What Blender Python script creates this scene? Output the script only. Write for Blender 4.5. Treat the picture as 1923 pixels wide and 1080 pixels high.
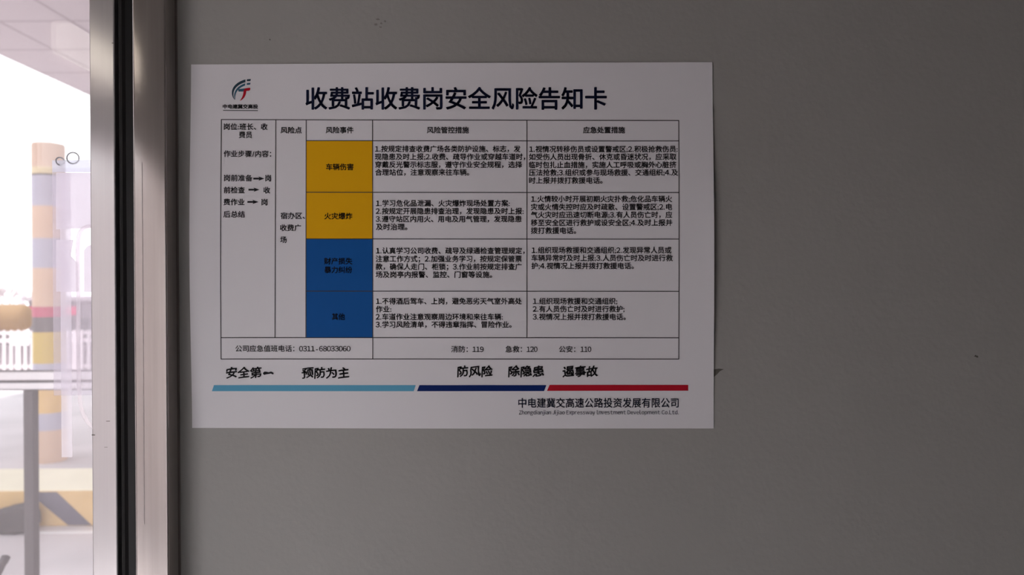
import bpy, bmesh, math, random
from mathutils import Vector, Matrix, noise

for o in list(bpy.data.objects):
    bpy.data.objects.remove(o)
SC = bpy.context.scene
COL = SC.collection
random.seed(7)

# ------------------------------------------------------------------ camera
W, H = 1923.0, 1080.0
F = 1389.0                       # focal length in pixels
PX = 0.42 / 979.0                # metres per pixel on the front wall
D = F * PX                       # camera to wall
CAMZ = 2.0
ROLL = -0.0066
cam_d = bpy.data.cameras.new('camera')
cam_d.sensor_width = 36.0
cam_d.lens = F / W * 36.0
cam_d.clip_start = 0.01
cam_d.clip_end = 400
cam_d.dof.use_dof = True
cam_d.dof.focus_distance = D
cam_d.dof.aperture_fstop = 9.5
cam = bpy.data.objects.new('camera', cam_d)
COL.objects.link(cam)
cam.matrix_world = Matrix.Translation((0, -D, CAMZ)) @ Matrix.Rotation(math.pi/2, 4, 'X') @ Matrix.Rotation(ROLL, 4, 'Z')
SC.camera = cam
RGT = Vector((math.cos(ROLL), 0, math.sin(ROLL)))
UPV = Vector((-math.sin(ROLL), 0, math.cos(ROLL)))

def at(px, py, y=0.0):
    """the point of the plane y = const that was measured at a photo pixel"""
    d = RGT * ((px - W/2) / F) - UPV * ((py - H/2) / F) + Vector((0, 1, 0))
    return Vector((0, -D, CAMZ)) + d * (y + D)

# ------------------------------------------------------------------ sky, exposure
world = bpy.data.worlds.new('overcast_sky')
SC.world = world
world.use_nodes = True
wn = world.node_tree.nodes
wl = world.node_tree.links
bgn = wn['Background']
tc = wn.new('ShaderNodeTexCoord')
sep = wn.new('ShaderNodeSeparateXYZ')
ramp = wn.new('ShaderNodeValToRGB')
ramp.color_ramp.elements[0].position = 0.0
ramp.color_ramp.elements[0].color = (1.0, 0.975, 0.985, 1)
ramp.color_ramp.elements[1].position = 0.6
ramp.color_ramp.elements[1].color = (0.86, 0.93, 1.0, 1)
wl.new(tc.outputs['Generated'], sep.inputs[0])
wl.new(sep.outputs['Z'], ramp.inputs[0])
wl.new(ramp.outputs[0], bgn.inputs[0])
bgn.inputs[1].default_value = 2.65
sun_d = bpy.data.lights.new('hazy_sun', 'SUN')
sun_d.energy = 7.0
sun_d.angle = math.radians(6)
sun_d.color = (1.0, 0.97, 0.95)
sun = bpy.data.objects.new('hazy_sun', sun_d)
COL.objects.link(sun)
sun.matrix_world = Vector((0.06, -0.25, 0.96)).to_track_quat('Z', 'Y').to_matrix().to_4x4()
SC.view_settings.view_transform = 'Standard'
SC.view_settings.look = 'None'
SC.view_settings.gamma = 1.0
SC.view_settings.use_curve_mapping = False
SC.view_settings.exposure = 0.0
SC.cycles.max_bounces = 14
SC.cycles.diffuse_bounces = 8
SC.cycles.transparent_max_bounces = 16
SC.cycles.caustics_reflective = True
SC.cycles.use_denoising = True

# ------------------------------------------------------------------ materials
MATS = {}
def mat(name, col, rough=0.6, metal=0.0, spec=0.4, var=0.0, vscale=6.0, bump=0.0, bscale=60.0, stretch=None, aniso=0.0):
    m = bpy.data.materials.new(name)
    m.use_nodes = True
    nt = m.node_tree
    b = nt.nodes['Principled BSDF']
    b.inputs['Base Color'].default_value = (*col, 1)
    b.inputs['Roughness'].default_value = rough
    b.inputs['Metallic'].default_value = metal
    b.inputs['Specular IOR Level'].default_value = spec
    if aniso:
        b.inputs['Anisotropic'].default_value = aniso
    if var or bump:
        t = nt.nodes.new('ShaderNodeTexCoord')
        mp = nt.nodes.new('ShaderNodeMapping')
        if stretch:
            mp.inputs['Scale'].default_value = stretch
        nt.links.new(t.outputs['Object'], mp.inputs[0])
    if var:
        n = nt.nodes.new('ShaderNodeTexNoise')
        n.inputs['Scale'].default_value = vscale
        n.inputs['Detail'].default_value = 5
        nt.links.new(mp.outputs[0], n.inputs['Vector'])
        mr = nt.nodes.new('ShaderNodeMapRange')
        mr.inputs['From Min'].default_value = 0.3
        mr.inputs['From Max'].default_value = 0.7
        mr.inputs['To Min'].default_value = 1 - var
        mr.inputs['To Max'].default_value = 1 + var
        nt.links.new(n.outputs['Fac'], mr.inputs[0])
        h = nt.nodes.new('ShaderNodeHueSaturation')
        h.inputs['Color'].default_value = (*col, 1)
        nt.links.new(mr.outputs[0], h.inputs['Value'])
        nt.links.new(h.outputs[0], b.inputs['Base Color'])
    if bump:
        n2 = nt.nodes.new('ShaderNodeTexNoise')
        n2.inputs['Scale'].default_value = bscale
        n2.inputs['Detail'].default_value = 3
        nt.links.new(mp.outputs[0], n2.inputs['Vector'])
        bp = nt.nodes.new('ShaderNodeBump')
        bp.inputs['Strength'].default_value = bump
        bp.inputs['Distance'].default_value = 0.001
        nt.links.new(n2.outputs['Fac'], bp.inputs['Height'])
        nt.links.new(bp.outputs[0], b.inputs['Normal'])
    MATS[name] = m
    return m

def film(name, tint, veil, veil_col, gloss=0.04, rough=0.02):
    """clear sheet with a thin film of dust: lets light through, scatters a little, mirrors a little"""
    m = bpy.data.materials.new(name)
    m.use_nodes = True
    nt = m.node_tree
    nt.nodes.remove(nt.nodes['Principled BSDF'])
    out = nt.nodes['Material Output']
    tr = nt.nodes.new('ShaderNodeBsdfTransparent'); tr.inputs[0].default_value = (*tint, 1)
    tl = nt.nodes.new('ShaderNodeBsdfTranslucent'); tl.inputs[0].default_value = (*veil_col, 1)
    gl = nt.nodes.new('ShaderNodeBsdfGlossy'); gl.inputs['Roughness'].default_value = rough
    m1 = nt.nodes.new('ShaderNodeMixShader'); m1.inputs[0].default_value = veil
    m2 = nt.nodes.new('ShaderNodeMixShader'); m2.inputs[0].default_value = gloss
    nt.links.new(tr.outputs[0], m1.inputs[1]); nt.links.new(tl.outputs[0], m1.inputs[2])
    nt.links.new(m1.outputs[0], m2.inputs[1]); nt.links.new(gl.outputs[0], m2.inputs[2])
    nt.links.new(m2.outputs[0], out.inputs[0])
    MATS[name] = m
    return m

WALL = mat('grey_wall_paint', (0.395, 0.380, 0.358), 0.5, spec=0.3, var=0.025, vscale=3.5, bump=0.25, bscale=220)
ROOM = mat('cream_room_paint', (0.19, 0.175, 0.165), 0.6, spec=0.3, var=0.03, vscale=3)
CEIL = mat('ceiling_panel_grey', (0.13, 0.118, 0.10), 0.7, var=0.03)
FLOOR = mat('vinyl_floor_grey', (0.54, 0.54, 0.61), 0.5, var=0.08, vscale=8)
STEEL = mat('brushed_stainless_steel', (0.49, 0.44, 0.42), 0.15, 0.72, var=0.06, vscale=5, stretch=(60, 60, 1.4))
ALU = mat('satin_aluminium', (0.78, 0.74, 0.745), 0.17, 0.52, var=0.02, vscale=7, stretch=(80, 80, 1.0))
RUBBER = mat('black_rubber', (0.009, 0.009, 0.010), 0.42, spec=0.32)
GAPM = mat('dark_gap_felt', (0.006, 0.006, 0.006), 0.9, spec=0.1)
PAPER = mat('white_coated_paper', (0.86, 0.83, 0.855), 0.5, spec=0.25)
INK = mat('black_print', (0.02, 0.018, 0.022), 0.6, spec=0.12)
LINEM = mat('thin_line_print', (0.035, 0.03, 0.035), 0.5)
NAVYINK = mat('navy_title_print', (0.010, 0.014, 0.045), 0.6, spec=0.12)
YEL = mat('yellow_print', (0.90, 0.46, 0.006), 0.55, spec=0.08)
BLU = mat('blue_print', (0.007, 0.10, 0.36), 0.5, spec=0.10)
SKYB = mat('light_blue_print', (0.13, 0.42, 0.62), 0.55, spec=0.1)
NAVY = mat('navy_bar_print', (0.005, 0.022, 0.14), 0.55, spec=0.08)
REDP = mat('red_print', (0.52, 0.012, 0.028), 0.55, spec=0.08)
TEAL = mat('teal_emblem_print', (0.03, 0.12, 0.19), 0.45)
TEALD = mat('dark_teal_emblem_print', (0.015, 0.05, 0.08), 0.45)
SCUFF = mat('dark_scuff', (0.13, 0.12, 0.10), 0.8)
GLASS = film('dusty_window_glass', (0.97, 0.97, 0.97), 0.085, (0.98, 0.93, 0.95), 0.05)
CLEAR = film('clear_window_glass', (0.96, 0.97, 0.97), 0.02, (0.95, 0.95, 0.95), 0.05)
SLEEVE = film('clouded_plastic', (0.94, 0.93, 0.955), 0.20, (0.90, 0.875, 0.94), 0.04, 0.15)
SLEEVE2 = film('clouded_plastic_hem', (0.88, 0.89, 0.94), 0.52, (0.86, 0.88, 0.96), 0.04, 0.2)
SLEEVE3 = film('clouded_plastic_strip', (0.98, 0.975, 0.99), 0.40, (0.97, 0.95, 0.985), 0.03, 0.2)
CARD = film('pale_lavender_card', (0.97, 0.96, 0.985), 0.48, (1.0, 0.985, 1.0), 0.02, 0.4)
WHITEPL = film('white_plastic_bead', (0.99, 0.97, 0.98), 0.30, (1.0, 0.97, 0.98), 0.04, 0.2)
WIRE = mat('steel_wire', (0.30, 0.29, 0.31), 0.35, 0.9)
CONC = mat('pale_concrete_ground', (0.66, 0.61, 0.615), 0.9, var=0.12, vscale=0.9)
CREAM = mat('cream_kerb_top_paint', (0.95, 0.89, 0.68), 0.8, var=0.03, vscale=4)
KYEL = mat('faded_yellow_paint', (0.64, 0.43, 0.20), 0.75, var=0.06, vscale=5)
KBLK = mat('faded_black_paint', (0.11, 0.10, 0.13), 0.75, var=0.1, vscale=5)
CTAN = mat('sunbleached_orange_paint', (0.60, 0.43, 0.33), 0.7, var=0.05, vscale=3)
CGRY = mat('grey_blue_band_paint', (0.44, 0.42, 0.50), 0.7, var=0.05, vscale=3)
CLIN = mat('dark_joint', (0.10, 0.09, 0.08), 0.8)
FENCE = mat('white_fence_paint', (0.66, 0.60, 0.615), 0.6)
RAILP = mat('pale_rail_paint', (0.58, 0.54, 0.55), 0.55, var=0.03)
RAILD = mat('dark_rail_steel', (0.075, 0.065, 0.068), 0.5, var=0.06)
TANK = mat('tan_tank_paint', (0.21, 0.13, 0.065), 0.7, spec=0.1, var=0.08, vscale=1.5)
SHOP = mat('dark_kiosk_cladding', (0.20, 0.17, 0.185), 0.8, var=0.1, vscale=2)
SHOPD = mat('darker_kiosk_opening', (0.09, 0.08, 0.09), 0.7)
SHOPR = mat('red_sign_panel', (0.62, 0.05, 0.14), 0.6)
BARK = mat('grey_winter_bark', (0.34, 0.28, 0.29), 0.9)
POLEG = mat('grey_concrete_pole', (0.40, 0.36, 0.40), 0.9)
SACK = mat('dark_sack_cloth', (0.10, 0.09, 0.09), 0.9, var=0.2, vscale=8)
WLINE = mat('reflection_white', (0.86, 0.84, 0.84), 0.8)

# soffit: pinkish panels with dark joints, 1.15 m x 1.4 m
SOFF = mat('canopy_soffit_panels', (0.38, 0.325, 0.345), 0.6, var=0.04, vscale=0.6)
nt = SOFF.node_tree
tcs = nt.nodes.new('ShaderNodeTexCoord')
brk = nt.nodes.new('ShaderNodeTexBrick')
brk.offset = 0.0
brk.squash = 1.0
brk.inputs['Scale'].default_value = 1.0
brk.inputs['Brick Width'].default_value = 1.14
brk.inputs['Row Height'].default_value = 1.40
brk.inputs['Mortar Size'].default_value = 0.035
brk.inputs['Mortar Smooth'].default_value = 0.2
brk.inputs['Color1'].default_value = (0.325, 0.272, 0.29, 1)
brk.inputs['Color2'].default_value = (0.325, 0.272, 0.29, 1)
brk.inputs['Mortar'].default_value = (0.19, 0.15, 0.165, 1)
nt.links.new(tcs.outputs['Object'], brk.inputs['Vector'])
nt.links.new(brk.outputs['Color'], nt.nodes['Principled BSDF'].inputs['Base Color'])

# ------------------------------------------------------------------ mesh helpers
def obj(name, bm, m, parent=None, smooth=False, recalc=True):
    if recalc:
        bmesh.ops.recalc_face_normals(bm, faces=bm.faces)
    me = bpy.data.meshes.new(name)
    bm.to_mesh(me)
    bm.free()
    if smooth:
        for p in me.polygons:
            p.use_smooth = True
    if m is not None:
        for k in (m if isinstance(m, (list, tuple)) else [m]):
            me.materials.append(k)
    o = bpy.data.objects.new(name, me)
    COL.objects.link(o)
    if parent is not None:
        o.parent = parent
        o.matrix_parent_inverse = parent.matrix_world.inverted()
    return o

def thing(name, loc, label, cat, group=None):
    o = bpy.data.objects.new(name, None)
    o.empty_display_size = 0.05
    o.location = loc
    COL.objects.link(o)
    o.matrix_world = Matrix.Translation(loc)
    return tag(o, label, cat, group)

def tag(o, label, cat, group=None):
    o['label'] = label
    o['category'] = cat
    if group:
        o['group'] = group
    return o

def struct(o, label=None):
    o['kind'] = 'structure'
    if label:
        o['label'] = label
    return o

def box(bm, x0, x1, y0, y1, z0, z1, bev=0.0, seg=2):
    vs = [bm.verts.new(p) for p in ((x0,y0,z0),(x1,y0,z0),(x1,y1,z0),(x0,y1,z0),(x0,y0,z1),(x1,y0,z1),(x1,y1,z1),(x0,y1,z1))]
    fs = [bm.faces.new([vs[i] for i in q]) for q in ((0,3,2,1),(4,5,6,7),(0,1,5,4),(1,2,6,5),(2,3,7,6),(3,0,4,7))]
    if bev:
        es = list({e for f in fs for e in f.edges})
        bmesh.ops.bevel(bm, geom=es, offset=bev, segments=seg, profile=0.5, affect='EDGES')
    return bm

def B(*a, **k):
    return box(bmesh.new(), *a, **k)

def prism(bm, pts, z0, z1, axis='z'):
    """extrude a 2-D outline: axis z -> (x,y), axis y -> (x,z)"""
    def P(p, h):
        return (p[0], p[1], h) if axis == 'z' else (p[0], h, p[1])
    a = [bm.verts.new(P(p, z0)) for p in pts]
    b = [bm.verts.new(P(p, z1)) for p in pts]
    n = len(pts)
    bm.faces.new(a[::-1]); bm.faces.new(b)
    for i in range(n):
        bm.faces.new((a[i], a[(i+1) % n], b[(i+1) % n], b[i]))
    return bm

def tube(bm, path, r, n=10, r_end=None, closed=False):
    path = [Vector(p) for p in path]
    rings = []
    N = len(path)
    ref = None
    for i, p in enumerate(path):
        if closed:
            t = (path[(i+1) % N] - path[i-1]).normalized()
        else:
            t = (path[min(i+1, N-1)] - path[max(i-1, 0)]).normalized()
        if ref is None:
            ref = t.orthogonal().normalized()
        ref = (ref - t * ref.dot(t)).normalized()
        bi = t.cross(ref)
        rr = r if r_end is None else r + (r_end - r) * i / max(1, N-1)
        rings.append([bm.verts.new(p + (ref*math.cos(2*math.pi*k/n) + bi*math.sin(2*math.pi*k/n)) * rr) for k in range(n)])
    for i in range(N if closed else N-1):
        a, b = rings[i], rings[(i+1) % N]
        for k in range(n):
            bm.faces.new((a[k], a[(k+1) % n], b[(k+1) % n], b[k]))
    if not closed:
        bm.faces.new(rings[0][::-1]); bm.faces.new(rings[-1])
    return bm

def lathe(bm, prof, c=(0, 0, 0), n=40, cap=True):
    rings = []
    for r, z in prof:
        rings.append([bm.verts.new((c[0] + r*math.cos(2*math.pi*k/n), c[1] + r*math.sin(2*math.pi*k/n), c[2] + z)) for k in range(n)])
    for a, b in zip(rings, rings[1:]):
        for k in range(n):
            bm.faces.new((a[k], a[(k+1) % n], b[(k+1) % n], b[k]))
    if cap:
        bm.faces.new(rings[0][::-1]); bm.faces.new(rings[-1])
    return bm

# ------------------------------------------------------------------ booth shell
FZ, CZ = 0.35, 2.78                        # booth floor and ceiling
XL, XR, YB = -0.60, 1.35, -1.95            # left, right, back inner faces
P_STEEL_L = at(250, 540, -0.020).x         # steel post
P_STEEL_R = at(313, 540, -0.020).x
WALL_L = P_STEEL_R - 0.02                  # the wall runs in behind the post
STI_L, STI_R = at(170.5, 540, 0.0).x, at(217.5, 540, 0.0).x

bm = bmesh.new()
box(bm, WALL_L, XR + 0.06, 0.0, 0.06, FZ, CZ)
wall_front = struct(obj('wall_front', bm, WALL))
bm = bmesh.new()
box(bm, XL - 0.06, WALL_L, 0.0, 0.06, FZ, 0.95)
box(bm, XL - 0.06, WALL_L, 0.0, 0.06, 2.62, CZ)
obj('wall_panel', bm, WALL, wall_front)
struct(obj('wall_right', B(XR, XR + 0.06, YB, 0.0, FZ, CZ), ROOM))
BX0, BX1, BZ0, BZ1 = -0.58, -0.13, 0.80, 2.20
bm = bmesh.new()
box(bm, BX1, XR + 0.06, YB - 0.06, YB, FZ, CZ)
box(bm, XL - 0.06, BX0, YB - 0.06, YB, FZ, CZ)
box(bm, BX0, BX1, YB - 0.06, YB, BZ1, CZ)
box(bm, BX0, BX1, YB - 0.06, YB, FZ, BZ0)
struct(obj('wall_back', bm, ROOM))
struct(obj('added_light_blocker', B(-0.16, XR, -0.96, -0.90, FZ, CZ), ROOM))  # added unseen slab, keeps back-window light off the wall's right side
# left wall with a window
LY0, LY1, LZ0, LZ1 = -1.45, -0.28, 0.40, 2.255
bm = bmesh.new()
box(bm, XL - 0.06, XL, YB, LY0, FZ, CZ)
box(bm, XL - 0.06, XL, LY1, 0.0, FZ, CZ)
box(bm, XL - 0.06, XL, LY0, LY1, FZ, LZ0)
box(bm, XL - 0.06, XL, LY0, LY1, LZ1, CZ)
struct(obj('wall_left', bm, mat('pale_left_wall_paint', (0.66, 0.61, 0.57), 0.6)))
struct(obj('floor', B(XL - 0.06, XR + 0.06, YB - 0.06, 0.06, FZ - 0.05, FZ), FLOOR))
struct(obj('ceiling', B(XL - 0.06, XR + 0.06, YB - 0.06, 0.06, CZ, CZ + 0.05), CEIL))

def frame_window(name, x0, x1, y0, y1, z0, z1, along, fm, gm):
    """metal frame with one pane filling an opening; along = 'x' or 'y'"""
    bm = bmesh.new()
    w = 0.04
    if along == 'x':
        box(bm, x0, x0 + w, y0, y1, z0, z1); box(bm, x1 - w, x1, y0, y1, z0, z1)
        box(bm, x0 + w, x1 - w, y0, y1, z0, z0 + w); box(bm, x0 + w, x1 - w, y0, y1, z1 - w, z1)
        ym = (y0 + y1)/2
        g = B(x0 + w, x1 - w, ym - 0.003, ym + 0.003, z0 + w, z1 - w)
    else:
        box(bm, x0, x1, y0, y0 + w, z0, z1); box(bm, x0, x1, y1 - w, y1, z0, z1)
        box(bm, x0, x1, y0 + w, y1 - w, z0, z0 + w); box(bm, x0, x1, y0 + w, y1 - w, z1 - w, z1)
        xm = (x0 + x1)/2
        g = B(xm - 0.003, xm + 0.003, y0 + w, y1 - w, z0 + w, z1 - w)
    f = struct(obj(name, bm, fm))
    obj('pane', g, gm, f)
    return f
frame_window('window_3', BX0, BX1, YB - 0.05, YB - 0.01, BZ0, BZ1, 'x', ALU, CLEAR)
frame_window('window_2', XL - 0.05, XL - 0.01, LY0, LY1, LZ0, LZ1, 'y', ALU, CLEAR)

# tube lamp on the left wall, above the window
lamp = thing('tube_lamp', (XL, -0.42, 2.36), 'lit fluorescent tube lamp on the left wall above the window', 'lamp')
obj('lamp_base', B(XL, XL + 0.03, -0.475, -0.275, 2.28, 2.345, bev=0.004), FENCE, lamp)
TUBE = bpy.data.materials.new('lit_diffuser'); TUBE.use_nodes = True
tb = TUBE.node_tree.nodes['Principled BSDF']
tb.inputs['Emission Color'].default_value = (1.0, 0.92, 0.78, 1)
tb.inputs['Emission Strength'].default_value = 1.7
obj('diffuser', B(XL + 0.03, XL + 0.055, -0.47, -0.28, 2.293, 2.336, bev=0.008), TUBE, lamp)

# building across the lane behind the camera, mirrored in the steel post
struct(obj('wall_opposite', B(-11.0, -1.3, -7.2, -5.4, 0.0, 3.0), mat('opposite_wall_paint', (0.60, 0.54, 0.525), 0.7, var=0.08, vscale=1.2)))

# ------------------------------------------------------------------ window beside the wall: stile, seal, pane
GY = 0.018
win = bpy.data.objects.new('window_1', None)
COL.objects.link(win)
win.matrix_world = Matrix.Translation((STI_L, 0.01, 0.95))
struct(win)
WZ0, WZ1 = 0.95, 2.62
obj('pane', B(XL, STI_L + 0.002, GY, GY + 0.005, WZ0 + 0.05, WZ1 - 0.05), GLASS, win)
st = obj('stile', B(STI_L, STI_R, 0.0, 0.042, WZ0, WZ1, bev=0.0009), ALU, win)
bm = bmesh.new()
box(bm, XL, STI_L, 0.0, 0.042, WZ0, WZ0 + 0.05)
box(bm, XL, STI_L, 0.0, 0.042, WZ1 - 0.05, WZ1)
obj('rail', bm, ALU, win)
# black bead where the glass meets the stile
obj('glazing_bead', B(STI_L - 0.0008, STI_L, 0.003, GY, WZ0 + 0.05, WZ1 - 0.05), RUBBER, win)
# felt gap and rubber gasket between stile and steel post
GAP_R = at(228, 540, 0.0).x
obj('felt_channel', B(STI_R, GAP_R + 0.004, 0.012, 0.040, WZ0, WZ1), GAPM, win)
bm = bmesh.new()
gx0, gx1 = at(227, 540, 0.0).x, P_STEEL_L + 0.006
pts = [(gx0, 0.012), (gx0, -0.001), (gx0 + 0.0012, -0.0025), (gx0 + 0.0035, -0.003), (gx0 + 0.0055, -0.0012), (gx1, 0.000), (gx1, 0.012)]
prism(bm, pts, WZ0, WZ1)
obj('rubber_gasket', bm, RUBBER, win)
# little nicks on the stile face
bm = bmesh.new()
for (a, b, w, h) in ((203, 791, 7, 1.2), (175.5, 817, 6, 1.6), (199, 840, 6, 0.8), (211.5, 81, 3, 1.6)):
    p = at(a, b, 0.0)
    box(bm, p.x - w*PX/2, p.x + w*PX/2, -0.00012, 0.0003, p.z - h*PX/2, p.z + h*PX/2)
obj('nick', bm, SCUFF, win)

# stainless steel post: square tube with rounded corners
def rounded_rect(x0, x1, y0, y1, rl, rr, n=8):
    pts = []
    for (cx, cy, r, a0) in ((x1 - rr, y0 + rr, rr, -90), (x1 - 0.0005, y1 - 0.0005, 0.0005, 0), (x0 + 0.0005, y1 - 0.0005, 0.0005, 90), (x0 + rl, y0 + rl, rl, 180)):
        for i in range(n + 1):
            a = math.radians(a0 + 90*i/n)
            pts.append((cx + r*math.cos(a), cy + r*math.sin(a)))
    return pts
bm = bmesh.new()
prism(bm, rounded_rect(P_STEEL_L, P_STEEL_R, -0.020, 0.0, 0.0022, 0.0012), FZ, CZ)
post = struct(obj('trim_1', bm, STEEL))
for p in post.data.polygons:
    p.use_smooth = len(p.vertices) == 4
post.data.set_sharp_from_angle(angle=math.radians(30))
# edge of the protective strip running down the post, and the lip where the post meets the wall
bm = bmesh.new()
a = at(267, 305, -0.020); b = at(270, 985, -0.020)
box(bm, a.x - 0.00022, a.x + 0.00022, -0.02008, -0.0198, b.z, a.z)
obj('strip_edge', bm, mat('dull_scratch', (0.30, 0.26, 0.26), 0.5, 0.5), post)
obj('edge_lip', B(P_STEEL_R, P_STEEL_R + 0.0007, -0.0012, 0.0, FZ, CZ), STEEL, post)

# ------------------------------------------------------------------ marks on the wall
def blob(bm, cx, cy, rx, ry, seed, y=-0.00015, n=14):
    pts = []
    for k in range(n):
        a = 2*math.pi*k/n
        q = 0.65 + 0.7*noise.noise(Vector((math.cos(a)*1.7 + seed, math.sin(a)*1.7, seed*2.1)))
        p = at(cx + rx*q*math.cos(a), cy + ry*q*math.sin(a))
        pts.append((p.x, p.z))
    prism(bm, pts, y, 0.0002, axis='y')
FAINT = mat('faint_scuff', (0.255, 0.24, 0.215), 0.7)
bm = bmesh.new()
for i, (a, b, r, s) in enumerate(((706, 46, 4, 3), (709, 36, 6, 2.4), (716, 44, 3, 3), (723, 40, 3, 3), (715, 51, 4, 2))):
    blob(bm, a, b, r, s, i*3.3 + 1)
obj('scuff_mark', bm, FAINT, wall_front)
bm = bmesh.new(); blob(bm, 507, 74.5, 2.2, 2.2, 5.1); obj('scuff_mark', bm, SCUFF, wall_front)
bm = bmesh.new(); blob(bm, 1833, 669.5, 5, 2.6, 9.4); obj('scuff_mark', bm, SCUFF, wall_front)
bm = bmesh.new()
prism(bm, [(q.x, q.z) for q in (at(1339, 694), at(1350, 692.5), at(1359, 693.5), at(1352, 697), at(1346.5, 703), at(1339, 709))], -0.00018, 0.0002, axis='y')
obj('scuff_mark', bm, SCUFF, wall_front)

# ------------------------------------------------------------------ the printed notice
PTL, PTR, PBL, PBR = at(359.5, 121.5), at(1337.5, 117), at(361.5, 803.5), at(1340, 804.5)
PX0, PX1 = PTL.x, PTR.x
PZ0, PZ1 = PBL.z, PTL.z
def lift(x, z):
    u = min(1, max(0, (x - PX0)/(PX1 - PX0)))
    v = min(1, max(0, (z - PZ0)/(PZ1 - PZ0)))
    s = math.sin(math.pi*v)**1.5
    l = 0.0006
    l += 0.0042 * math.exp(-u/0.075) * s
    l += 0.0034 * math.exp(-(1-u)/0.085) * math.sin(math.pi*min(1, max(0, v)))**2
    l += 0.0016 * math.exp(-v/0.09) * math.sin(math.pi*u)**2
    l += 0.0008 * math.exp(-(1-v)/0.10) * math.sin(math.pi*u)**2
    return l
PY = lambda x, z, k=0.0: -lift(x, z) - k

poster = thing('notice_poster', (PTL + PBR)/2 + Vector((0, -0.0004, 0)),
               'white printed paper notice with a risk table, taped to the grey wall', 'poster')
# sheet
bm = bmesh.new()
NU, NV = 56, 40
grid = []
for j in range(NV + 1):
    row = []
    for i in range(NU + 1):
        u, v = i/NU, j/NV
        p = (PTL*(1-u) + PTR*u)*v + (PBL*(1-u) + PBR*u)*(1-v)
        row.append(bm.verts.new((p.x, PY(p.x, p.z), p.z)))
    grid.append(row)
for j in range(NV):
    for i in range(NU):
        bm.faces.new((grid[j][i], grid[j][i+1], grid[j+1][i+1], grid[j+1][i]))
sheet = obj('paper_sheet', bm, PAPER, poster, smooth=True, recalc=False)
sm = sheet.modifiers.new('thickness', 'SOLIDIFY')
sm.thickness = 0.00025
sm.offset = -1
es = sheet.modifiers.new('crisp_edge', 'EDGE_SPLIT')
es.split_angle = math.radians(40)

def quad_grid(bm, c, k, step=18.0):
    """a printed patch: four photo-measured corners (tl, tr, br, bl) laid onto the curved sheet"""
    tl, tr, br, bl = [Vector((a, b)) for a, b in c]
    nu = max(1, int(max((tr-tl).length, (br-bl).length)/step))
    nv = max(1, int(max((bl-tl).length, (br-tr).length)/step))
    g = []
    for j in range(nv + 1):
        r = []
        for i in range(nu + 1):
            u, v = i/nu, j/nv
            q = (tl*(1-u) + tr*u)*(1-v) + (bl*(1-u) + br*u)*v
            p = at(q.x, q.y)
            r.append(bm.verts.new((p.x, PY(p.x, p.z, k), p.z)))
        g.append(r)
    for j in range(nv):
        for i in range(nu):
            bm.faces.new((g[j+1][i], g[j+1][i+1], g[j][i+1], g[j][i]))

def patch(name, corners, m, parent, k=0.00012):
    bm = bmesh.new()
    quad_grid(bm, corners, k)
    return obj(name, bm, m, parent, recalc=False)

def poly_patch(bm, pts, k):
    vs = []
    for a, b in pts:
        p = at(a, b)
        vs.append(bm.verts.new((p.x, PY(p.x, p.z, k), p.z)))
    f = bm.faces.new(vs)
    f.normal_update()
    if f.normal.y > 0:
        f.normal_flip()

# ---- lettering: glyph outlines of the built-in font, laid line by line on the sheet
GLY = {}
def glyph(s, off=0.0, res=3):
    if len(s) == 1 and '!' <= s <= '~' and s.isalnum():
        s = chr(ord(s) + 0xFEE0)      # the sans letterforms of the CJK face
    key = (s, off, res)
    if key in GLY:
        return GLY[key]
    c = bpy.data.curves.new('glyph', 'FONT')
    c.body = s
    c.size = 1.0
    c.resolution_u = res
    c.offset = off
    o = bpy.data.objects.new('glyph', c)
    COL.objects.link(o)
    bpy.context.view_layer.update()
    me = bpy.data.meshes.new_from_object(o.evaluated_get(bpy.context.evaluated_depsgraph_get()))
    vs = [(v.co.x, v.co.y) for v in me.vertices]
    fs = [tuple(p.vertices) for p in me.polygons]
    bpy.data.objects.remove(o)
    bpy.data.meshes.remove(me)
    bpy.data.curves.remove(c)
    GLY[key] = (vs, fs)
    return GLY[key]
ADV = {'.': 0.30, ';': 0.27, ':': 0.27, '/': 0.38, ' ': 0.3, '-': 0.62}
def adv(ch):
    if ch in ADV:
        return ADV[ch]
    return 0.575 if ord(ch) < 256 else 1.0

def put_line(bm, s, x0, x1, yc, h, k=0.00030, off=0.012, warp=None, mid=0.38, em=0.93):
    """one line of lettering whose ink runs from pixel x0 to x1, centred on row yc, h pixels tall"""
    items = []
    x = 0.0
    lo, hi = 1e9, -1e9
    for ch in s:
        vs, fs = glyph(ch)
        dx = 0.0
        if ord(ch) < 256 and vs:                 # centre Latin signs in their advance
            a = min(v[0] for v in vs); b = max(v[0] for v in vs)
            dx = (adv(ch) - (b - a))/2 - a
        if vs:
            lo = min(lo, x + dx + min(v[0] for v in vs)); hi = max(hi, x + dx + max(v[0] for v in vs))
            items.append((x + dx, vs, fs))
        x += adv(ch)
    sx = (x1 - x0)/(hi - lo)
    sy = h/em
    # heavier weight: the outline is printed a few times, shifted by the extra stroke width
    shifts = [(0, 0)] if off <= 0 else [(-off*0.7, -off*0.7), (off*0.7, -off*0.7), (-off*0.7, off*0.7), (off*0.7, off*0.7), (off, 0), (-off, 0), (0, off), (0, -off)]
    for gx, vs, fs in items:
        for ox, oy in shifts:
            nv = []
            for vx, vy in vs:
                if warp:
                    vx, vy = warp(vx, vy)
                p = at(x0 + (gx + vx + ox - lo)*sx, yc - (vy + oy - mid)*sy)
                nv.append(bm.verts.new((p.x, PY(p.x, p.z, k), p.z)))
            for f in fs:
                try:
                    bm.faces.new([nv[i] for i in f])
                except ValueError:
                    pass

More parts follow.
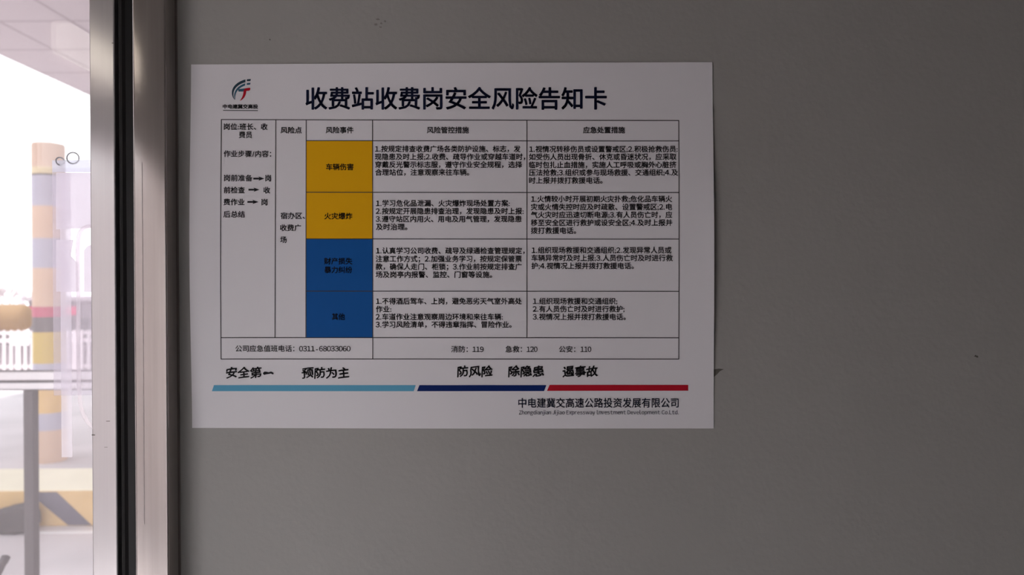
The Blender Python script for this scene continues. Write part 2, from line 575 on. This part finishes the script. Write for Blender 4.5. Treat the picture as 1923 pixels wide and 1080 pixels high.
def text(name, lines, m, parent, **kw):
    bm = bmesh.new()
    for ln in lines:
        put_line(bm, *ln, **kw)
    for f in bm.faces:
        f.normal_update()
        if f.normal.y > 0:
            f.normal_flip()
    return obj(name, bm, m, parent, recalc=False)

text('title_lettering', [('收费站收费岗安全风险告知卡', 575, 1138.5, 185.5, 41)], NAVYINK, poster, off=0.019)

# ---- emblem: two swept arcs, two dashes, and a T in teal and red
emb = None
def arc_band(bm, outer, inner, k=0.0002):
    n = len(outer)
    for i in range(n - 1):
        poly_patch(bm, (outer[i], outer[i+1], inner[i+1], inner[i]), k)
def bez(p0, p1, p2, p3, n=16):
    r = []
    for i in range(n + 1):
        t = i/n
        r.append(tuple(p0[j]*(1-t)**3 + 3*p1[j]*t*(1-t)**2 + 3*p2[j]*t*t*(1-t) + p3[j]*t**3 for j in (0, 1)))
    return r
bm = bmesh.new()
arc_band(bm, bez((441.5, 188.0), (431.5, 177), (434.5, 157), (461.7, 149.8)), bez((441.8, 187.4), (435.5, 177), (439.5, 161), (461.7, 155.0)))
poly_patch(bm, ((464.6, 149.5), (472, 149), (471, 152.7), (464.2, 153.2)), 0.0002)
emb = obj('company_emblem', bm, TEALD, poster, recalc=False)
bm = bmesh.new()
arc_band(bm, bez((442.5, 187.5), (438.0, 180), (440.5, 163.5), (461.2, 157.2)), bez((443.0, 187.0), (441.0, 180), (444.3, 167), (461.0, 161.2)))
poly_patch(bm, ((464.4, 156.6), (471.2, 156.2), (470.4, 159.6), (464.0, 160.0)), 0.0002)
poly_patch(bm, ((448.2, 169.2), (450, 167.8), (461, 166.6), (459.6, 172), (456.5, 172.4), (448.6, 172.6)), 0.0002)
obj('emblem_arc', bm, TEAL, emb, recalc=False)
bm = bmesh.new()
stem_l = bez((458.2, 170.5), (458.0, 178), (456.0, 184), (451.2, 189.8), 10)
stem_r = bez((463.5, 170.5), (462.8, 178), (461.0, 185), (452.6, 189.6), 10)
arc_band(bm, stem_l, stem_r)
poly_patch(bm, ((460.6, 166.7), (469.5, 165.2), (471.0, 166.4), (470.2, 169.8), (468.6, 170.9), (458.0, 171.9)), 0.00021)
obj('emblem_letter', bm, REDP, emb, recalc=False)
text('emblem_lettering', [('中电建冀交高投', 419.8, 485, 200.8, 8.0)], INK, emb, off=0.032)
patch('emblem_underline', ((420, 207.2), (485, 207.4), (485, 209.0), (420, 208.8)), mat('grey_print', (0.10, 0.095, 0.10), 0.5), emb)

# ---- table rules
bm = bmesh.new()
LW = 0.75
def hline(x0, y0, x1, y1, w=LW):
    quad_grid(bm, ((x0, y0 - w), (x1, y1 - w), (x1, y1 + w), (x0, y0 + w)), 0.00022, 10)
def vline(x0, y0, x1, y1, w=LW):
    quad_grid(bm, ((x0 - w, y0), (x0 + w, y0), (x1 + w, y1), (x1 - w, y1)), 0.00022, 10)
hline(416.5, 225.3, 1274.5, 227); hline(575.5, 264.6, 1274.5, 265.4); hline(575.5, 361.4, 1274.5, 362.3)
hline(575.5, 448.8, 1274.5, 449.4); hline(575.5, 546.8, 1274.5, 547.3); hline(416, 634, 1274.5, 634.4); hline(416, 674, 1274.5, 674.2)
vline(417, 225, 416.5, 674); vline(518.7, 225.5, 517.2, 634); vline(575.6, 225.6, 575.0, 634)
vline(700, 226, 700.4, 674); vline(989.5, 226.5, 989.5, 634); vline(1274, 227, 1274, 674)
table = obj('risk_table', bm, LINEM, poster, recalc=False)
for (y0, y1, m, lab) in ((265, 361.4, YEL, 'yellow'), (361.4, 448.9, YEL, 'yellow'), (448.9, 547, BLU, 'blue'), (547, 634, BLU, 'blue')):
    c = patch('hazard_cell', ((576, y0), (700.2, y0), (700.2, y1), (576, y1)), m, table)
    c['label'] = lab + ' table cell'

CH = 12.2
def cell(lines, h=CH, off=0.019):
    return text('cell_lettering', [(s, a, b, y, h) for s, a, b, y in lines], INK, table, off=off)
cell([('岗位:班长、收', 422, 503, 238.6), ('费员', 450, 474, 253.8)])
cell([('作业步骤/内容：', 422, 510, 289.5),
      ('岗前准备', 423, 475, 335), ('岗', 499.5, 509.5, 335),
      ('前检查', 422.5, 461, 357.6), ('收', 496, 508, 357.6),
      ('费作业', 422, 460.5, 380), ('岗', 492.5, 503, 380),
      ('后总结', 422, 461, 403)])
bm = bmesh.new()
for x, y in ((477, 336), (468, 356.8), (466, 379.8)):
    poly_patch(bm, ((x, y - 1.7), (x + 12, y - 1.6), (x + 12, y + 1.6), (x, y + 1.7)), 0.0003)
    poly_patch(bm, ((x + 9.5, y - 4.0), (x + 20.5, y), (x + 9.5, y + 4.0), (x + 12, y)), 0.00031)
obj('flow_arrow', bm, INK, table, recalc=False)
cell([('风险点', 528, 567, 245)])
cell([('宿办区、', 528, 573, 405.5), ('收费广', 527, 566, 428), ('场', 527.3, 539, 450.5)])
cell([('风险事件', 612.5, 664, 244.8)])
cell([('风险管控措施', 802, 880.5, 244.8)])
cell([('应急处置措施', 1095, 1173, 244.8)])
cell([('车辆伤害', 613, 664, 313.8)], off=0.022)
cell([('火灾爆炸', 610, 662, 406)], off=0.022)
cell([('财产损失', 609.5, 662, 490.5), ('暴力纠纷', 610, 661.5, 506.7)], off=0.022)
cell([('其他', 624, 648, 594.6)], off=0.022)
cell([('1.按规定排查收费广场各类防护设施、标志，发', 704.8, 977, 280),
      ('现隐患及时上报;2.收费、疏导作业或穿越车道时，', 704.5, 986, 294.8),
      ('穿戴反光警示标志服，遵守作业安全规程，选择', 705, 980, 309.5),
      ('合理站位，注意观察来往车辆。', 705, 881, 324)])
cell([('1.视情况转移伤员或设置警戒区;2.积极抢救伤员:', 994, 1271.5, 280.5),
      ('如受伤人员出现骨折、休克或昏迷状况，应采取', 993.5, 1269, 295),
      ('临时包扎止血措施，实施人工呼吸或胸外心脏挤', 993.5, 1269, 310),
      ('压法抢救;3.组织或参与现场救援、交通组织;4.及', 993.5, 1272, 324.5),
      ('时上报并拨打救援电话。', 993.5, 1131, 339.2)])
cell([('1.学习危化品泄漏、火灾爆炸现场处置方案:', 706.5, 957, 382),
      ('2.按规定开展隐患排查治理，发现隐患及时上报:', 706, 983, 396.7),
      ('3.遵守站区内用火、用电及用气管理，发现隐患', 706, 979, 411.5),
      ('及时治理。', 706.5, 765, 426.3)])
cell([('1.火情较小时开展初期火灾扑救;危化品车辆火', 997.5, 1261, 374),
      ('灾或火情失控时应及时疏散、设置警戒区;2.电', 997, 1261, 389),
      ('气火灾时应迅速切断电源;3.有人员伤亡时，应', 997, 1261, 403.7),
      ('移至安全区进行救护或设安全区;4.及时上报并', 997, 1261, 418.5),
      ('拨打救援电话。', 997, 1081.5, 433.3)])
cell([('1.认真学习公司收费、疏导及绿通检查管理规定，', 706.5, 985, 471),
      ('注意工作方式；2.加强业务学习，按规定保管票', 706, 979.5, 486.2),
      ('款，确保人走门、柜锁；3.作业前按规定排查广', 706, 979.5, 501),
      ('场及岗亭内报警、监控、门窗等设施。', 706, 924, 515.8)])
cell([('1.组织现场救援和交通组织;2.发现异常人员或', 998.5, 1259.5, 470),
      ('车辆异常时及时上报;3.人员伤亡时及时进行救', 998, 1262, 484.6),
      ('护;4.视情况上报并拨打救援电话。', 998, 1189.5, 499.4)])
cell([('1.不得酒后驾车、上岗，避免恶劣天气室外高处', 706.5, 979.5, 565.6),
      ('作业:', 706.5, 735, 580.4),
      ('2.车道作业注意观察周边环境和来往车辆:', 706, 944, 595),
      ('3.学习风险清单，不得违章指挥、冒险作业。', 706, 960.5, 609.5)])
cell([('1.组织现场救援和交通组织;', 1001, 1158.5, 565.6),
      ('2.有人员伤亡时及时进行救护;', 1000.5, 1172, 580.2),
      ('3.视情况上报并拨打救援电话。', 1000.5, 1174.5, 595)])
cell([('公司应急值班电话：', 443.5, 553.5, 654.4), ('0311-68033060', 562.5, 658.5, 654.6)], off=0.010)
cell([('消防：', 847.5, 878.5, 655.6), ('119', 887.5, 908, 655.8), ('急救：', 949.3, 980, 655.6), ('120', 989, 1009, 655.8),
      ('公安：', 1049.7, 1080, 655.6), ('110', 1090, 1110, 655.8)], off=0.010)

def brush(vx, vy):
    # broad clerical hand: wide, slightly sagging horizontals, flicked right-hand ends
    t = vx - 0.5
    return vx + 0.03*math.sin(9*vy), vy + 0.055*math.sin(3.2*t + 0.4) + 0.22*max(0.0, t - 0.2)**2 - 0.05*t*t
for ln in (('安全第', 426.5, 491.5, 699.6, 20), ('预防为主', 568, 656, 700, 20), ('防风险', 859.5, 925, 697.2, 20),
           ('除隐患', 955, 1021, 697.2, 20), ('遏事故', 1056.7, 1122, 697.4, 20)):
    text('slogan_lettering', [ln], INK, poster, off=0.026, warp=brush)
bm = bmesh.new()
for q in (((494.6, 700.2), (497.5, 697.6), (501.0, 697.8), (500.6, 702.9), (497.5, 703.9), (495.2, 702.6)),
          ((501.0, 697.8), (505.5, 698.9), (505.5, 702.2), (500.6, 702.9)),
          ((505.5, 698.9), (510, 697.5), (514.2, 699.6), (514.8, 702.2), (513.0, 703.0), (509.5, 701.4), (505.5, 702.2))):
    poly_patch(bm, q, 0.0003)
obj('slogan_stroke', bm, INK, poster, recalc=False)
for c, m, lab in ((((403, 723), (781, 723), (777.3, 734.4), (399, 734.4)), SKYB, 'light blue slanted bar'),
                  (((788, 723), (1026, 723), (1021.5, 734.2), (783.5, 734.4)), NAVY, 'navy slanted bar'),
                  (((1032, 722.6), (1292, 722.6), (1292, 733.6), (1027, 733.8)), REDP, 'red slanted bar')):
    patch('accent_bar', c, m, poster)['label'] = lab
text('company_lettering', [('中电建冀交高速公路投资发展有限公司', 973.5, 1273.5, 756.2, 18)], NAVYINK, poster, off=0.012)
# Latin company line: letters packed by their own widths
def latin(name, s, x0, x1, ybase, cap, m, parent, gap=0.105):
    items, x = [], 0.0
    for ch in s:
        if ch == ' ':
            x += 0.26
            continue
        vs, fs = glyph('l' if ch == 'I' else ch)
        a, b = min(v[0] for v in vs), max(v[0] for v in vs)
        g = 0.03 if ch in 'iltI.' else 0.0
        x += -0.13 if ch == 'j' else g
        items.append((x - a, vs, fs))
        x += (b - a) + gap + g
    sx, sy = (x1 - x0)/(x - gap), cap/0.74
    bm = bmesh.new()
    for gx_, vs, fs in items:
        for ox in (-0.006, 0.006):
            nv = []
            for vx, vy in vs:
                p = at(x0 + (gx_ + vx + ox)*sx, ybase - vy*sy)
                nv.append(bm.verts.new((p.x, PY(p.x, p.z, 0.0003), p.z)))
            for f in fs:
                try:
                    fc = bm.faces.new([nv[i] for i in f]); fc.normal_update()
                    if fc.normal.y > 0: fc.normal_flip()
                except ValueError:
                    pass
    return obj(name, bm, m, parent, recalc=False)
latin('company_lettering', 'Zhongdianjian Jijiao Expressway Investment Development Co.Ltd.', 974.5, 1274, 777.6, 7.4, NAVYINK, poster)

# ------------------------------------------------------------------ outside: ground, island, canopy
struct(obj('ground', B(-90, 60, -40, 120, -0.2, 0.0), CONC), 'pale concrete forecourt')

# canopy of the station: soffit in view, columns beyond the frame
CNX, CNZ = -2.157*4.3 - 0.02, CAMZ + 4.3
can = thing('station_canopy', (2.0, 8.0, 0.0), 'pinkish panelled canopy soffit high above the forecourt, at the top of the window', 'canopy')
bm = B(0, 22, 0, 28.0, 0, 0.03)
so = obj('soffit', bm, SOFF)
so.location = (CNX, 11.8 - D - 1.4*8, CNZ)
so.parent = can
so.matrix_parent_inverse = can.matrix_world.inverted()
obj('roof_deck', B(CNX - 0.05, CNX + 22, -0.05, 28.0, CNZ + 0.03, CNZ + 0.9), mat('canopy_fascia_white', (0.75, 0.70, 0.72), 0.6), can)
for x, y in ((6.0, 8.0), (6.0, 24.0)):
    obj('column', lathe(bmesh.new(), [(0.3, 0), (0.3, CNZ)], (x, y, 0), 24), FENCE, can, smooth=True)

# kerbed traffic island: cream top, yellow face with black chevrons
KY = 6.26 - D
def gx(px, Y): return at(px, 540, Y).x
kx0, kx1 = -9.0, 3.5
isl = thing('traffic_island', ((kx0 + kx1)/2, KY + 0.4, 0), 'kerbed traffic island with cream top and yellow and black striped face', 'traffic island')
bm = bmesh.new()
box(bm, kx0, kx1, KY, KY + 0.78, 0.0, 0.31, bev=0.02)
bd = obj('kerb_body', bm, [CREAM, KYEL], isl)
for p in bd.data.polygons:
    if p.normal.y < -0.5: p.material_index = 1
sx = gx(112, KY)                     # right-hand stripe measured in the photo
for i in range(-2, 8):
    x = sx - i*0.86
    q = [(x - 0.28, 0.295), (x - 0.036, 0.295), (x + 0.26, 0.012), (x + 0.06, 0.012)]
    obj('black_stripe', prism(bmesh.new(), q, KY - 0.003, KY + 0.001, axis='y'), KBLK, isl)

# white strip on the ground, put in for a reflection on the glass
obj('reflection_strip', B(-14, 6, at(100, 994, 0).y + (2.0*F/454 - D) - 0.03, (2.0*F/454 - D) + 0.03, 0.0, 0.004), WLINE, bpy.data.objects['ground'])

# striped round column behind the island
CD = 8.7
cY = CD - D
cx = (gx(65, cY) + gx(120, cY))/2
cr = (gx(120, cY) - gx(65, cY))/2
zz = lambda py: CAMZ - (py - 537)*CD/F
colm = thing('striped_column', (cx, cY, 0), 'tall round column painted in faded orange, yellow and grey bands, standing behind the island', 'column')
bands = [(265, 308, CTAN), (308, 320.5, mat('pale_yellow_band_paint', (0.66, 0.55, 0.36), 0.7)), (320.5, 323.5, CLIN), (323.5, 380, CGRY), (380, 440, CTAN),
         (440, 495, CGRY), (495, 556, CTAN), (556, 567, CTAN), (567, 586, mat('added_red_band', (0.50, 0.13, 0.19), 0.7)), (586, 614, mat('added_dark_band', (0.17, 0.145, 0.15), 0.7)), (614, 672, mat('yellow_band_paint', (0.55, 0.40, 0.13), 0.7)), (672, 706, CGRY),  # red and dark bands added among the column's own stripes
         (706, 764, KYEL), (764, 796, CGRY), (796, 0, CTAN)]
ms = []
bm = bmesh.new()
n = 40
edges = [zz(b[0]) for b in bands] + [0.0]
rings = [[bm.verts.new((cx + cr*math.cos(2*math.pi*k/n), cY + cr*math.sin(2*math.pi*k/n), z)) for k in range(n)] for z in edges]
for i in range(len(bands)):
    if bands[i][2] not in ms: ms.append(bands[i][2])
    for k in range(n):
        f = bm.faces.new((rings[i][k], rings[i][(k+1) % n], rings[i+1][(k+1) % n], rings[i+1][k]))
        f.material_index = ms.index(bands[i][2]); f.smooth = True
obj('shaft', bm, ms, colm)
obj('top_cap', lathe(bmesh.new(), [(cr, 0), (cr*0.97, 0.015), (cr*0.5, 0.03), (0.01, 0.035)], (cx, cY, edges[0]), n), CTAN, colm, smooth=True)

# pale rail on dark posts, just outside the window
RY = 2.2 - D
rz = lambda py: at(56, py, RY).z
rail = thing('guard_rail', (gx(56, RY), RY, 0), 'pale grey horizontal guard rail on dark steel posts just outside the window', 'railing')
bm = bmesh.new()
rx0, rx1 = -3.4, 0.35
box(bm, rx0, rx1, RY - 0.012, RY + 0.018, rz(731), rz(718.5), bev=0.002)
box(bm, rx0, rx1, RY - 0.012, RY + 0.018, rz(713), rz(697), bev=0.002)
obj('rail_beam', bm, RAILP, rail)
bm = bmesh.new()
box(bm, rx0, rx1, RY - 0.006, RY + 0.016, rz(719), rz(712.5))
box(bm, rx0, rx1, RY - 0.014, RY + 0.014, rz(732), rz(730.5))
box(bm, rx0, rx1, RY - 0.014, RY + 0.014, rz(697), rz(695.8))
obj('rail_groove', bm, RAILD, rail)
for x in (gx(56, RY), gx(56, RY) - 1.45, gx(56, RY) + 1.45):
    obj('post', B(x - 0.0145, x + 0.0145, RY - 0.012, RY + 0.016, 0.0, rz(731), bev=0.002), RAILD, rail)
# slanting bar with a rounded end, lower left
bY = 2.05 - D
e = at(11, 1046, bY)
bm = tube(bmesh.new(), [(e.x - 0.62, bY, 0.0), (e.x - 0.012, bY, e.z - 0.02), (e.x - 0.003, bY, e.z - 0.007), (e.x, bY, e.z)], 0.0115, 12)
tag(obj('slanting_bar', bm, RAILD, smooth=True), 'dark slanting bar with a rounded end at the lower left of the window', 'bar')

# dark sack lying against the island face
sY = KY - 0.13
s0, s1 = gx(-22, sY), gx(66, sY)
bm = bmesh.new()
bmesh.ops.create_icosphere(bm, subdivisions=4, radius=1.0)
for v in bm.verts:
    c = v.co.copy()
    e = Vector([math.copysign(abs(k)**0.6, k) for k in c])
    q = 1 + 0.13*noise.noise(c*2.3 + Vector((3, 1, 7))) + 0.05*noise.noise(c*6)
    zt = 0.195 + 0.035*e.x
    v.co = Vector(((s0+s1)/2 + e.x*q*(s1 - s0)/2, sY + e.y*q*0.105, max(0.0, zt*0.55 + e.z*q*zt*0.58)))
tag(obj('dark_sack', bm, SACK, smooth=True), 'dark slumped sack lying on the ground against the striped kerb', 'sack')

# ------------------------------------------------------------------ clouded plastic sleeve fixed on the outside of the glass
SY = GY + 0.0052
c0 = at(98, 301, SY); c1 = at(232, 742, SY)
h0 = at(98, 323, SY)
sl = thing('plastic_sleeve', ((c0.x + c1.x)/2, SY, c1.z), 'clouded clear plastic sleeve with wire rings at its top, fixed against the window glass', 'plastic sleeve')
obj('sleeve_sheet', B(c0.x, STI_L - 0.0012, SY, SY + 0.0008, c1.z, h0.z), SLEEVE, sl)
bm = bmesh.new()
KR = 168.5
for outline in (((98.8, 323), (KR, 323), (KR, 427), (98.8, 430)),
                ((98.8, 450), (131, 450), (126, 480), (140, 495), (141, 548), (98.8, 548)),
                ((152, 470), (158, 462), (KR, 458), (KR, 548), (152, 548))):
    q = [at(a, b, SY) for a, b in outline]
    prism(bm, [(min(p.x, STI_L - 0.0013), p.z) for p in q], SY + 0.0047, SY + 0.0050, axis='y')
obj('card_insert', bm, CARD, sl)
obj('sleeve_strip', B(at(103, 0, SY).x, at(123, 0, SY).x, SY + 0.0051, SY + 0.0054, at(0, 862, SY).z, h0.z), SLEEVE3, sl)
obj('sleeve_hem', B(c0.x, STI_L - 0.0012, SY, SY + 0.0012, h0.z, c0.z), SLEEVE2, sl)
# raised white rim with rounded corners
bm = bmesh.new()
path = []
for (a, b) in bez((172, 424), (154, 426), (145.5, 432), (146, 470), 12) + [(147, 560), (147, 650), (148, 720)] + bez((149, 735), (150, 770), (158, 790), (176, 803), 10):
    p = at(a, b, SY + 0.0030)
    path.append(p)
tube(bm, [p for p in path if p.x < STI_L - 0.003], 0.0016, 8)
obj('sleeve_rim', bm, WHITEPL, sl, smooth=True)
def ring(cxp, cyp, r, rot, rw=0.0006):
    c = at(cxp, cyp, SY + 0.0008)
    bm = bmesh.new()
    pts = []
    for k in range(32):
        a = 2*math.pi*k/32
        pts.append(c + Vector((r*math.cos(a)*math.cos(rot), r*math.cos(a)*math.sin(rot), r*math.sin(a))))
    tube(bm, pts, rw, 8, closed=True)
    return obj('wire_ring', bm, WIRE, sl, smooth=True)
ring(137, 297, 0.0047, 0.15)
ring(113, 303, 0.0032, 0.9)

# ------------------------------------------------------------------ white picket fence
FD = 17.0
fY = FD - D
fz = lambda py: CAMZ - (py - 537)*FD/F
fence = thing('picket_fence', (gx(80, fY), fY, 0), 'white picket fence across the far side of the forecourt', 'fence')
fx0, fx1 = gx(-760, fY), gx(330, fY)
bm = bmesh.new()
box(bm, fx0, fx1, fY - 0.03, fY + 0.03, fz(634), fz(627))
box(bm, fx0, fx1, fY - 0.03, fY + 0.03, fz(619), fz(613.5))
box(bm, fx0, fx1, fY - 0.03, fY + 0.03, fz(682), fz(676))
obj('fence_rail', bm, FENCE, fence)
x = -756; i = 0
while x < 326:
    w = 2.6 if i % 4 else 4.6
    a, b = gx(x - w, fY), gx(x + w, fY)
    obj('picket', prism(bmesh.new(), [(a, 0.0), (b, 0.0), (b, fz(614)), ((a+b)/2, fz(610)), (a, fz(614))], fY - 0.055, fY - 0.03, axis='y'), FENCE, fence)
    x += 13.2; i += 1
obj('base_panel', B(fx0, fx1, fY + 0.05, fY + 0.12, 0, fz(640)), mat('grey_fence_backing', (0.42, 0.38, 0.40), 0.9), fence)

# tan tank on saddles behind the fence
TD = 24.0; tY = TD - D
tz = lambda py: CAMZ - (py - 537)*TD/F
tr_ = (tz(562) - tz(613))/2
tk = thing('storage_tank', (gx(0, tY), tY, 0), 'tan horizontal tank with a rounded end behind the white fence', 'tank')
bm = bmesh.new()
prof = [(0.02, -6.2), (tr_*0.6, -6.17), (tr_, -6.0), (tr_, -4.0)] + [(tr_, -2.0), (tr_, -1.0)] + [(tr_, -0.2), (tr_*0.93, -0.10), (tr_*0.75, -0.03), (tr_*0.4, 0.0), (0.02, 0.005)]
lathe(bm, prof, (0, 0, 0), 32)
bmesh.ops.rotate(bm, verts=bm.verts, cent=(0, 0, 0), matrix=Matrix.Rotation(math.pi/2, 3, 'Y'))
bmesh.ops.translate(bm, verts=bm.verts, vec=(gx(53, tY), tY, (tz(562) + tz(613))/2))
obj('tank_shell', bm, TANK, tk, smooth=True)
for dx in (-0.9, -3.1, -5.3):
    obj('saddle', B(gx(53, tY) + dx - 0.12, gx(53, tY) + dx + 0.12, tY - 0.3, tY + 0.3, 0, tz(605)), SHOP, tk)

# low dark kiosk with a red sign
HD = 27.0; hY = HD - D
hz = lambda py: CAMZ - (py - 537)*HD/F
ks = thing('roadside_kiosk', (gx(120, hY), hY, 0), 'low dark kiosk with a red sign strip behind the fence', 'kiosk')
kx0_, kx1_ = gx(54, hY), gx(250, hY)
obj('kiosk_body', B(kx0_, kx1_, hY, hY + 2.2, 0, hz(556)), SHOP, ks)
obj('kiosk_roof', B(kx0_ - 0.1, kx1_ + 0.1, hY - 0.25, hY + 2.3, hz(556), hz(549)), mat('grey_kiosk_roof', (0.36, 0.32, 0.34), 0.8), ks)
obj('sign_strip', B(gx(56, hY), gx(145, hY), hY - 0.06, hY, hz(583), hz(567)), SHOPR, ks)
for a, b in ((58, 78), (84, 100), (126, 140), (150, 168)):
    obj('shutter', B(gx(a, hY), gx(b, hY), hY - 0.03, hY, 0.1, hz(590)), SHOPD, ks)

# grey pole and bare winter trees on the skyline
gp = at(40, 541, 40 - D)
bm = lathe(bmesh.new(), [(0.15, 0), (0.11, gp.z)], (gp.x, gp.y, 0), 14)
tag(obj('concrete_pole', bm, POLEG, smooth=True), 'short grey pole rising above the tan tank', 'pole')
def bare_tree(px, py, Dist, label, seed):
    rnd = random.Random(seed)
    top = at(px, py, Dist - D)
    t = thing('bare_tree', (top.x, top.y, 0), label, 'tree', 'bare trees on the skyline')
    hgt = top.z
    bm = tube(bmesh.new(), [(top.x, top.y, 0), (top.x + 0.05, top.y, hgt*0.3), (top.x, top.y, hgt*0.55)], 0.09, 8, 0.05)
    obj('trunk', bm, BARK, t, smooth=True)
    bm = bmesh.new()
    def grow(p, d, l, r, lev):
        q = p + d*l
        tube(bm, [p, (p+q)/2 + Vector((rnd.uniform(-.05,.05), rnd.uniform(-.05,.05), 0))*l, q], r, 5, r*0.6)
        if lev:
            for _ in range(4):
                nd = (d + Vector((rnd.uniform(-.9,.9), rnd.uniform(-.9,.9), rnd.uniform(-.2,.7)))).normalized()
                grow(q, nd, l*rnd.uniform(0.55, 0.8), r*0.6, lev-1)
    for k in range(5):
        a = k*2*math.pi/5 + rnd.random()
        z = hgt*rnd.uniform(0.3, 0.55)
        grow(Vector((top.x, top.y, z)), Vector((math.cos(a)*0.7, math.sin(a)*0.7, 0.8)).normalized(), hgt*0.2, 0.035, 3)
    obj('branches', bm, BARK, t)
bare_tree(-14, 526, 46, 'bare leafless tree at the far left of the skyline', 3)
bare_tree(18, 534, 44, 'bare leafless tree left of the grey pole', 11)
bare_tree(58, 532, 45, 'bare leafless tree right of the grey pole', 5)
